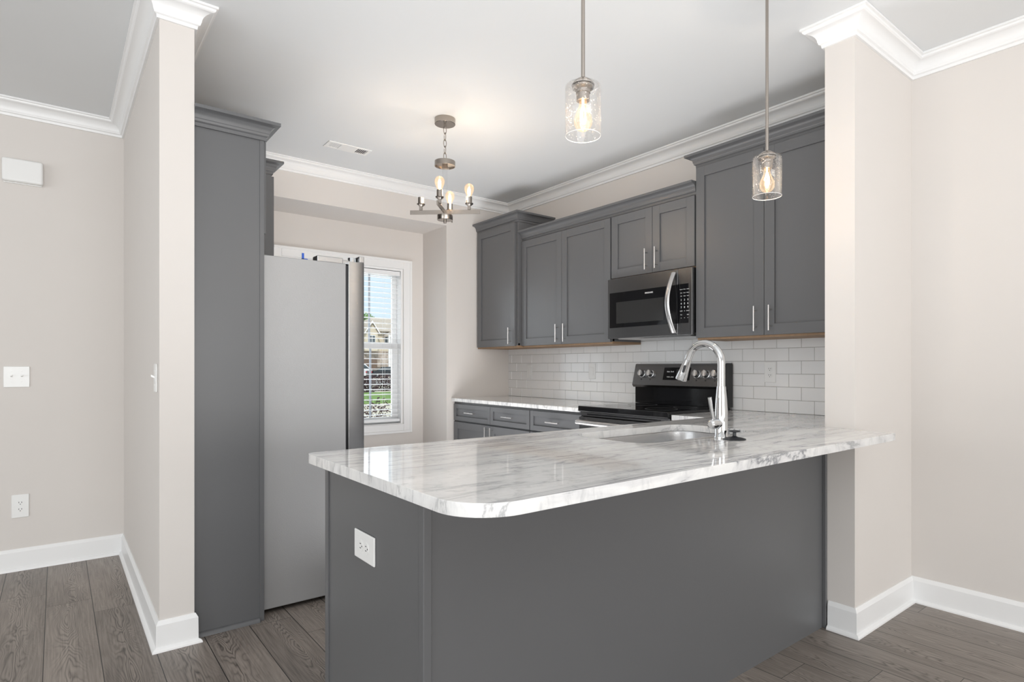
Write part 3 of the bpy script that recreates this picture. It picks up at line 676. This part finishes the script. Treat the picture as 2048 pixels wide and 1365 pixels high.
# full-height pantry beyond
pc = thing('pantry_cabinet', (0.76, 4.28, 0), 'tall dark grey pantry cabinet half hidden behind the refrigerator', 'cabinet')
obj('cabinet_body', MB().box(PX1 + 0.001, 1.046, 3.955, YN - 0.001, 0.10, 2.420), M['cab'], pc, bevel=0.001)
obj('toe_kick', MB().box(PX1 + 0.001, 0.98, 3.955, YN - 0.001, 0, 0.10), M['cab'], pc)
for z0, z1, hz in ((0.115, 1.36, 1.15), (1.37, 2.392, 1.55)):
    m = MB(); shaker(m, (1.047, YN - 0.02, z0), (0, -1, 0), UP, (1, 0, 0), 0.63, z1 - z0); d = obj('door', m, M['cab'], pc, bevel=0.0012)
    pull(d, (1.067, 4.02, hz), UP, (1, 0, 0))
cabcrown(pc, [(PX1 + 0.001, 3.955), (1.047, 3.955), (1.047, YN - 0.001)], 2.408)

# ------------------------------------------------------------------ electrical plates
def plate_frame(O, A, B, N_):
    O, A, B, N_ = map(Vector, (O, A, B, N_))
    return lambda a, b, n: O + A * a + B * b + N_ * n
def duplex(name, label, C, A, B, N_, w=0.070, h=0.115, group=None):
    C, A, B, N_ = map(Vector, (C, A, B, N_))
    t = thing(name, C, label, 'outlet', group)
    m = MB(); m.obox(C - A * w / 2 - B * h / 2, A * w, B * h, N_ * 0.006); obj('cover_plate', m, M['white'], t, bevel=0.003)
    for s in (-1, 1):
        c = C + B * s * 0.0195
        q = MB(); q.lathe(c + N_ * 0.006, [(0.0, 0), (0.0165, 0), (0.0165, 0.0012), (0.0, 0.0012)], 24, axis=N_); rc = obj('receptacle', q, M['white'], t)
        q = MB()
        for a in (-0.0062, 0.0062): q.obox(c + A * (a - 0.0012) + B * (-0.002) + N_ * 0.0071, A * 0.0024, B * 0.008, N_ * 0.0004)
        q.lathe(c - B * 0.0085 + N_ * 0.0071, [(0, 0), (0.0024, 0), (0.0024, 0.0004), (0, 0.0004)], 10, axis=N_)
        obj('slots', q, M['slot'], rc)
    q = MB(); q.lathe(C + N_ * 0.006, [(0, 0), (0.003, 0), (0.0025, 0.001), (0, 0.001)], 12, axis=N_); obj('screw', q, M['white'], t)
    return t
def toggle(name, label, C, A, B, N_, n=1, h=0.122):
    C, A, B, N_ = map(Vector, (C, A, B, N_)); w = 0.070 + 0.046 * (n - 1)
    t = thing(name, C, label, 'light switch')
    m = MB(); m.obox(C - A * w / 2 - B * h / 2, A * w, B * h, N_ * 0.006); obj('cover_plate', m, M['white'], t, bevel=0.003)
    for k in range(n):
        c = C + A * (k - (n - 1) / 2) * 0.046
        q = MB(); q.obox(c - A * 0.0055 - B * 0.0125 + N_ * 0.0061, A * 0.011, B * 0.025, N_ * 0.001); q.obox(c - A * 0.004 - B * 0.002 + N_ * 0.006, A * 0.008, B * 0.009 , N_ * 0.014 + B * 0.007)
        obj('toggle', q, M['white'], t, bevel=0.001)
        for s in (-1, 1): q = MB(); q.lathe(c + B * s * 0.030 + N_ * 0.006, [(0, 0), (0.003, 0), (0.0025, 0.001), (0, 0.001)], 12, axis=N_); obj('screw', q, M['white'], t)
    return t
def rocker(name, label, C, A, B, N_):
    C, A, B, N_ = map(Vector, (C, A, B, N_)); w, h = 0.075, 0.125
    t = thing(name, C, label, 'light switch')
    m = MB(); m.obox(C - A * w / 2 - B * h / 2, A * w, B * h, N_ * 0.006); obj('cover_plate', m, M['white'], t, bevel=0.003)
    m = MB(); m.obox(C - A * 0.0165 - B * 0.033 + N_ * 0.0061, A * 0.033, B * 0.066, N_ * 0.003); obj('rocker', m, M['white'], t, bevel=0.0015)
    return t
XT = XR - 0.0106
AX = (1, 0, 0); NYm = (0, -1, 0); AYm = (0, -1, 0)
duplex('wall_outlet', 'white duplex outlet on the tiles right of the range', (XT, 1.925, 1.158), AYm, UP, NXm, 0.075, 0.125)
rocker('rocker_switch', 'white rocker switch plate on the tiles nearest the room corner', (XT, 4.296, 1.148), AYm, UP, NXm)
rocker('rocker_switch', 'white rocker switch plate on the tiles between the corner and the range', (XT, 3.475, 1.155), AYm, UP, NXm)
duplex('wall_outlet', 'white duplex outlet low on the left beige wall near the baseboard', (-0.163, YN, 0.375), AX, UP, NYm, 0.078, 0.135)
toggle('toggle_switch', 'white double toggle light switch on the left beige wall', (-0.179, YN, 1.132), AX, UP, NYm, 2)
toggle('toggle_switch', 'white single toggle switch on the narrow face seen edge-on beside the grey panel', (PX0, 3.035, 1.142), (0, -1, 0), UP, NXm, 1)
duplex('wall_outlet', 'white sideways duplex outlet on the grey end panel of the peninsula', (PXL + 0.004, 1.638, 0.673), UP, (0, 1, 0), NXm, 0.082, 0.140)
ch = thing('door_chime', (-0.150, YN, 2.265), 'white rectangular door chime box high on the left beige wall', 'door chime')
m = MB(); m.box(-0.242, -0.060, YN - 0.045, YN, 2.264, 2.398); obj('chime_cover', m, M['white'], ch, bevel=0.012, seg=4)
m = MB(); m.box(-0.236, -0.066, YN - 0.012, YN, 2.260, 2.266); obj('chime_base', m, M['white'], ch)

# ceiling vent
vt = thing('ceiling_vent', (1.60, 4.12, CE), 'white rectangular air register in the kitchen ceiling', 'vent')
VX0, VX1, VY0, VY1 = 1.447, 1.752, 4.060, 4.185
m = MB(); zz = CE - 0.006
m.box(VX0, VX1, VY0, VY0 + 0.02, zz, CE); m.box(VX0, VX1, VY1 - 0.02, VY1, zz, CE); m.box(VX0, VX0 + 0.02, VY0 + 0.02, VY1 - 0.02, zz, CE); m.box(VX1 - 0.02, VX1, VY0 + 0.02, VY1 - 0.02, zz, CE)
obj('vent_frame', m, M['white'], vt, bevel=0.0015)
obj('duct_opening', MB().box(VX0 + 0.02, VX1 - 0.02, VY0 + 0.02, VY1 - 0.02, CE - 0.0012, CE - 0.0004), M['slot'], vt)
m = MB()
for k in range(6): x = VX0 + 0.030 + k * 0.013; m.obox((x, VY0 + 0.02, zz + 0.001), (0.0015, 0, 0), (0, VY1 - VY0 - 0.04, 0), (-0.008, 0, 0.004))
for k in range(6): x = VX1 - 0.030 - k * 0.013; m.obox((x, VY0 + 0.02, zz + 0.001), (-0.0015, 0, 0), (0, VY1 - VY0 - 0.04, 0), (0.008, 0, 0.004))
m.box(1.54, 1.66, VY0 + 0.018, VY1 - 0.018, zz, zz + 0.002)
obj('louvers', m, M['white'], vt)

# ------------------------------------------------------------------ bulbs, pendants, chandelier
BULBP = [(0.012, 0.0), (0.0125, 0.010), (0.014, 0.022), (0.020, 0.036), (0.0265, 0.050), (0.0295, 0.064), (0.0285, 0.078), (0.022, 0.090), (0.012, 0.0965), (0.001, 0.099)]
def bulb(parent, C, up=1, scale=1.0, energy=3.0):
    C = Vector(C); ax = (0, 0, up)
    b_ = obj('bulb', MB().lathe(C, [(r * scale, z * scale) for r, z in BULBP], 24, axis=ax), M['bulb'], parent)
    f = MB()
    for k in range(5):
        a = 2 * math.pi * k / 5; q = [C + Vector((math.cos(a) * rr, math.sin(a) * rr, up * zz)) * scale for rr, zz in ((0.003, 0.018), (0.009, 0.040), (0.008, 0.062), (0.004, 0.074))]
        f.tube(q, 0.0011 * scale, 6)
    f.cyl(C + Vector((0, 0, up * 0.0)), C + Vector((0, 0, up * 0.030 * scale)), 0.0035 * scale, 0.002 * scale, seg=8)
    fo = obj('filament', f, M['fil'], b_)
    l = light('bulb_glow', 'POINT', (0, 0, 0), (0, 0, 0), energy, (1.0, 0.90, 0.80), 0.004); l.parent = fo; l.location = C + Vector((0, 0, up * 0.06 * scale)) - worldloc(fo) 
    return b_
def pendant(x, y, zb, label):
    t = thing('pendant_light', (x, y, zb), label, 'pendant light', 'seeded glass pendants over the peninsula')
    r, hgt = 0.0572, 0.163; zt = zb + hgt
    obj('canopy', MB().lathe((x, y, CE - 0.026), [(0.006, 0), (0.050, 0.001), (0.054, 0.005), (0.054, 0.026), (0.0, 0.026)], 40), M['nickel'], t)
    obj('rod', MB().cyl((x, y, zt + 0.012), (x, y, CE - 0.025), 0.0062, seg=16), M['nickel'], t)
    obj('socket_cap', MB().lathe((x, y, zt - 0.004), [(0.0, 0.024), (0.008, 0.024), (0.018, 0.021), (0.030, 0.012), (0.036, 0.003), (0.036, 0.0), (0.0, 0.0)], 36), M['nickel'], t)
    obj('socket', MB().lathe((x, y, zt - 0.052), [(0.014, 0.0), (0.021, 0.0), (0.021, 0.022), (0.0235, 0.024), (0.0235, 0.034), (0.034, 0.040), (0.034, 0.046), (0.0, 0.046), (0.0, 0.01), (0.014, 0.01), (0.014, 0)], 32), M['nickel'], t)
    P_ = [(0.030, 0.0), (r - 0.009, 0.0), (r - 0.004, -0.0015), (r - 0.001, -0.005), (r, -0.010), (r, -hgt + 0.001), (r - 0.0015, -hgt), (r - 0.003, -hgt + 0.001), (r - 0.003, -0.011), (r - 0.005, -0.005), (r - 0.010, -0.003), (0.030, -0.003)]
    sh_ = obj('glass_shade', MB().lathe((x, y, zt - 0.002), P_, 48), M['seed'], t, smooth=60, label='clear seeded glass cylinder shade')
    rim = MB(); rim.tube([(x + (r - 0.0015) * math.cos(a), y + (r - 0.0015) * math.sin(a), zb - 0.001) for a in [2 * math.pi * k / 48 for k in range(48)]], 0.0011, 8, closed=True)
    obj('shade_rim', rim, M['rim'], sh_)
    bulb(t, (x, y, zt - 0.050), -1, 1.0, 3)
    return t
pendant(1.299, 1.381, 1.924, 'seeded glass pendant light hanging nearer, over the middle of the peninsula')
pendant(2.236, 1.291, 1.882, 'seeded glass pendant light hanging by the stub wall, in front of the tall cabinet')

HX, HY = 1.883, 3.257
cl_ = thing('chandelier', (HX, HY, 2.087), 'brushed nickel four-arm chandelier with exposed bulbs on a chain', 'chandelier')
obj('canopy', MB().lathe((HX, HY, CE - 0.036), [(0.0, 0), (0.062, 0), (0.064, 0.002), (0.064, 0.036), (0, 0.036)], 48), M['nickel'], cl_)
cm = MB(); zc = CE - 0.036; z = zc; k = 0
cm.cyl((HX, HY, zc - 0.014), (HX, HY, zc), 0.006, seg=12)
z = zc - 0.014
while z > 2.484:
    L_ = 0.050; pts = []
    for j in range(20):
        a = 2 * math.pi * j / 20; u = 0.0095 * math.cos(a); v = (L_ / 2 - 0.0) * math.sin(a)
        pts.append((HX + (u if k % 2 == 0 else 0), HY + (0 if k % 2 == 0 else u), z - L_ / 2 + 0.004 + v))
    cm.tube(pts, 0.0025, 8, closed=True); z -= L_ - 0.009; k += 1
obj('chain', cm, M['nickel'], cl_)
obj('upper_disc', MB().lathe((HX, HY, 2.443), [(0.0, 0.008), (0.058, 0.008), (0.060, 0.0), (0.064, 0.0), (0.064, 0.030), (0.060, 0.032), (0.006, 0.033), (0.005, 0.048), (0, 0.048)], 48), M['nickel'], cl_)
q = MB(); e1 = Vector((math.cos(R(-42)), math.sin(R(-42)), 0)); e2 = Vector((-e1.y, e1.x, 0)); q.obox(Vector((HX, HY, 2.137)) - e1 * 0.014 - e2 * 0.006, e1 * 0.028, e2 * 0.012, Vector((0, 0, 0.30)))
obj('stem', q, M['clear'], cl_, label='clear acrylic stem')
q = MB(); q.obox(Vector((HX, HY, 2.425)) - e1 * 0.016 - e2 * 0.008, e1 * 0.032, e2 * 0.016, Vector((0, 0, 0.024))); obj('stem_clamp', q, M['nickel'], cl_, bevel=0.001)
obj('hub', MB().lathe((HX, HY, 2.106), [(0.0, -0.019), (0.009, -0.019), (0.009, 0.0), (0.047, 0.0), (0.048, 0.002), (0.048, 0.030), (0, 0.030)], 48), M['nickel'], cl_)
for ang, zl, lit in ((138.0, 0.0, True), (-42.0, 0.0, True), (-132.0, 0.026, True), (48.0, 0.026, True)):
    d = Vector((math.cos(R(ang)), math.sin(R(ang)), 0)); n = Vector((-d.y, d.x, 0)); zb = 2.144
    a_ = MB(); o = Vector((HX, HY, zb)); a_.obox(o + d * 0.004 - n * 0.004, d * 0.216, n * 0.008, Vector((0, 0, 0.026)))
    ao = obj('arm', a_, M['nickel'], cl_, bevel=0.0008)
    c = o + d * 0.152 + Vector((0, 0, 0.026))
    s_ = MB(); s_.obox(c - d * 0.009 - n * 0.009, d * 0.018, n * 0.018, Vector((0, 0, 0.028)))
    obj('arm_post', s_, M['nickel'], ao)
    c = c + Vector((0, 0, 0.028))
    obj('candle_cup', MB().lathe(c, [(0.0, -0.004), (0.012, -0.004), (0.024, 0.006), (0.026, 0.011), (0.018, 0.010), (0.018, 0.052), (0.015, 0.052), (0.015, 0.04), (0, 0.04)], 32), M['nickel'], ao)
    if ang != 138.0: bulb(ao, c + Vector((0, 0, 0.036)), 1, 1.0, 2.4)

# ------------------------------------------------------------------ outdoors, seen through the window
M['lawn'] = mat('lawn', (0.16, 0.27, 0.05), 0.9, var=0.35, vscale=2)
M['conc'] = mat('pale_concrete', (0.62, 0.56, 0.44), 0.9, var=0.08)
M['road'] = mat('road', (0.34, 0.33, 0.31), 0.9)
M['siding'] = mat('tan_siding', (0.60, 0.53, 0.41), 0.8)
M['roof'] = mat('brown_shingle', (0.46, 0.40, 0.33), 0.9, var=0.2, vscale=3)
M['stone'] = mat('stone_veneer', (0.38, 0.32, 0.27), 0.9, var=0.7, vscale=3.2)
M['leaf'] = mat('green_leaves', (0.14, 0.27, 0.05), 0.8, var=0.3)
M['red'] = mat('dark_red_leaves', (0.045, 0.018, 0.018), 0.7, var=0.4)
M['bark'] = mat('bark', (0.12, 0.09, 0.07), 0.9)
M['carb'] = mat('black_car_paint', (0.015, 0.017, 0.02), 0.15, coat=0.5)
M['carw'] = mat('white_car_paint', (0.75, 0.76, 0.78), 0.2)
M['cglass'] = mat('car_glass', (0.08, 0.10, 0.11), 0.05)
M['tail'] = mat('red_tail_lamp', (0.5, 0.02, 0.03), 0.2)
M['tyre'] = mat('tyre', (0.015, 0.015, 0.015), 0.8)
G = -0.2
struct('ground', MB().box(-40, 110, 5.6, 180, G - 0.1, G), M['conc'])
tag(obj('lawn', MB().box(8.6, 15, 21.5, 31.0, G + 0.001, G + 0.02), M['lawn']), 'bright green lawn patch beyond the window', 'lawn', kind='stuff')
struct('road_surface', MB().box(-40, 110, 44, 60, G + 0.001, G + 0.01), M['road'])
# house
hs = thing('house', (35, 80, G), 'tan gabled two-storey house with brown roof across the street', 'house')
HY0 = 78.0
m = MB(); m.box(29, 47, HY0, HY0 + 8, G, 3.4); obj('stone_storey', m, M['stone'], hs)
m = MB(); m.box(32.0, 47, HY0 + 0.15, HY0 + 7.85, 3.4, 6.2); obj('upper_storey', m, M['siding'], hs)
m = MB(); rf = [m.b.verts.new(p) for p in ((31.5, HY0 - 0.5, 6.15), (47.5, HY0 - 0.5, 6.15), (47.5, HY0 + 8.5, 6.15), (31.5, HY0 + 8.5, 6.15), (35.2, HY0 + 4, 8.35), (46, HY0 + 4, 8.35))]
for q in ((0, 1, 5, 4), (1, 2, 5), (2, 3, 4, 5), (3, 0, 4), (3, 2, 1, 0)): m._f([rf[i] for i in q])
obj('main_roof', m, M['roof'], hs, smooth=0)
m = MB(); m.rings([[(32.3, y, 3.4), (32.3, y, 5.95), (33.2, y, 7.3), (34.1, y, 5.95), (34.1, y, 3.4)] for y in (HY0 - 0.9, HY0 + 1)]); obj('front_gable', m, M['siding'], hs)
m = MB()
for sx in (-1, 1): m.obox((33.2, HY0 - 1.2, 7.55), (sx * 1.08, 0, -1.62), (0, 4.0, 0), (0, 0, -0.16))
obj('gable_roof', m, M['roof'], hs)
m = MB()
for sx in (-1, 1): m.obox((33.2, HY0 - 1.26, 7.53), (sx * 1.10, 0, -1.65), (0, 0.08, 0), (0, 0, -0.20))
obj('gable_trim', m, M['trim'], hs)
m = MB()
for sx in (-1, 1): m.obox((37.2, HY0 - 2.4, 6.95), (sx * 2.0, 0, -1.45), (0, 3.5, 0), (0, 0, -0.14))
obj('porch_roof', m, M['roof'], hs)
m = MB()
for sx in (-1, 1): m.obox((37.2, HY0 - 2.46, 6.93), (sx * 2.02, 0, -1.47), (0, 0.08, 0), (0, 0, -0.18))
obj('porch_trim', m, M['trim'], hs)
for x, yb in ((33.25, HY0 - 0.98), (36.0, HY0 + 0.06), (38.5, HY0 + 0.06)):
    wf = obj('house_window', MB().box(x - 0.48, x + 0.48, yb, yb + 0.09, 4.45, 5.55), M['trim'], hs)
    m = MB()
    for s_2 in (-0.41, 0.04): m.box(x + s_2, x + s_2 + 0.37, yb - 0.03, yb, 4.53, 5.47)
    obj('pane', m, M['cglass'], wf)
for x in (35.2, 39.1): obj('porch_post', MB().box(x - 0.11, x + 0.11, HY0 - 2.3, HY0 - 2.06, G, 5.6), M['trim'], hs)
obj('garage_door', MB().box(32.4, 34.4, HY0 - 0.05, HY0, G, 2.3), mat('brown_door', (0.16, 0.11, 0.08), 0.6), hs)
obj('front_door', MB().box(36.0, 36.9, HY0 - 0.05, HY0, G, 2.1), mat('entry_door', (0.25, 0.15, 0.09), 0.6), hs)
# cars
def car(name, label, x, y, L_, hgt, body, m, belt):
    t = thing(name, (x, y, G), label, 'car')
    b_ = MB(); W2 = 0.9
    low = [(0, 0.28), (0.0, belt - 0.05), (0.15, belt), (L_ - 1.1, belt), (L_ - 0.1, belt - 0.16), (L_, 0.5), (L_ - 0.02, 0.26)]
    b_.rings([[(x + p, y + s, G + q) for p, q in low] for s in (-W2, W2)]); obj('car_body', b_, m, t, bevel=0.06, seg=3)
    c_ = MB(); rg_ = []
    for s in (-0.72, 0.72): rg_.append([(x + p, y + s, G + q) for p, q in body])
    c_.rings(rg_); cb = obj('cabin', c_, m, t, bevel=0.05, seg=3)
    g_ = MB()
    cxm = sum(p for p, q in body) / len(body); sc = lambda p, q: (x + cxm + (p - cxm) * 0.90, G + belt + 0.03 + (q - belt) * 0.80)
    g_.rings([[(sc(p, q)[0], y + s, sc(p, q)[1]) for p, q in body] for s in (-0.74, 0.74)]); obj('side_glass', g_, M['cglass'], t)
    for wx in (0.85, L_ - 0.9):
        for s in (-1, 1):
            w_ = MB(); w_.cyl((x + wx, y + s * 0.72, G + 0.33), (x + wx, y + s * 0.93, G + 0.33), 0.33, seg=24); wo = obj('wheel', w_, M['tyre'], t)
            w_ = MB(); w_.cyl((x + wx, y + s * 0.90, G + 0.33), (x + wx, y + s * 0.94, G + 0.33), 0.22, seg=24); obj('hubcap', w_, M['steel'], wo)
    for s in (-0.7, 0.7): obj('tail_lamp', MB().box(x - 0.03, x + 0.22, y + s - 0.2, y + s + 0.2, G + belt - 0.24, G + belt - 0.08), M['tail'], t)
    return t
car('sedan', 'black sedan parked across the street, seen through the lower window sash', 30.2, 71.0, 4.9, 1.45, [(0.7, 0.95), (1.4, 1.40), (2.6, 1.45), (3.7, 0.96)], M['carb'], 0.95)
car('sport_utility_car', 'white tall car parked behind the black sedan', 28.1, 74.6, 4.3, 1.8, [(0.1, 1.1), (0.5, 1.75), (2.9, 1.8), (3.7, 1.1)], M['carw'], 1.1)
# foliage
def leafy(name, label, cat, cx_, cy_, cz, rx, ry, rz, n, size, m, trunk=None, group=None, seed=1):
    rnd = random.Random(seed); t = thing(name, (cx_, cy_, G), label, cat, group)
    b_ = MB()
    for i in range(n):
        while True:
            p = Vector((rnd.uniform(-1, 1), rnd.uniform(-1, 1), rnd.uniform(-1, 1)))
            if 0.15 < p.length < 1: break
        c = Vector((cx_ + p.x * rx, cy_ + p.y * ry, cz + p.z * rz))
        u = Vector((rnd.gauss(0, 1), rnd.gauss(0, 1), rnd.gauss(0, 1))).normalized(); v = u.orthogonal().normalized(); s = size * rnd.uniform(0.6, 1.3)
        b_._f([b_.b.verts.new(c + u * s), b_.b.verts.new(c + v * s * 0.5), b_.b.verts.new(c - u * s), b_.b.verts.new(c - v * s * 0.5)])
    me_smooth = obj('foliage', b_, m, t, smooth=0)
    tr_ = MB(); 
    for k in range(4):
        a = k * 1.7; tr_.tube([(cx_ + 0.05 * math.cos(a), cy_ + 0.05 * math.sin(a), G), (cx_ + rx * 0.3 * math.cos(a), cy_ + ry * 0.3 * math.sin(a), cz - rz * 0.3), (cx_ + rx * 0.6 * math.cos(a), cy_ + ry * 0.6 * math.sin(a), cz + rz * 0.3)], [0.03 * rz + 0.008, 0.02 * rz + 0.006, 0.006], 8)
    obj('stems', tr_, M['bark'], t)
    return t
leafy('tree', 'green leafy tree rising behind the tan house', 'tree', 38.6, 92.0, 6.6, 2.0, 2.6, 3.4, 2600, 0.30, M['leaf'], seed=3)
leafy('tree', 'green leafy tree top showing over the right roof end', 'tree', 44.2, 92.0, 6.4, 1.9, 2.6, 3.0, 1200, 0.28, M['leaf'], seed=4)
leafy('shrub', 'broad dark red shrub beyond the lawn', 'shrub', 14.9, 33.0, 0.28, 1.5, 0.6, 0.50, 700, 0.10, M['red'], seed=5)
leafy('shrub', 'small dark red shrub close below the window', 'shrub', 6.1, 14.0, 0.12, 0.5, 0.4, 0.36, 260, 0.045, M['red'], seed=6)
leafy('shrub', 'dark red shrub with green base at the lawn edge', 'shrub', 13.2, 31.5, 0.15, 0.7, 0.5, 0.55, 450, 0.09, M['red'], seed=8)
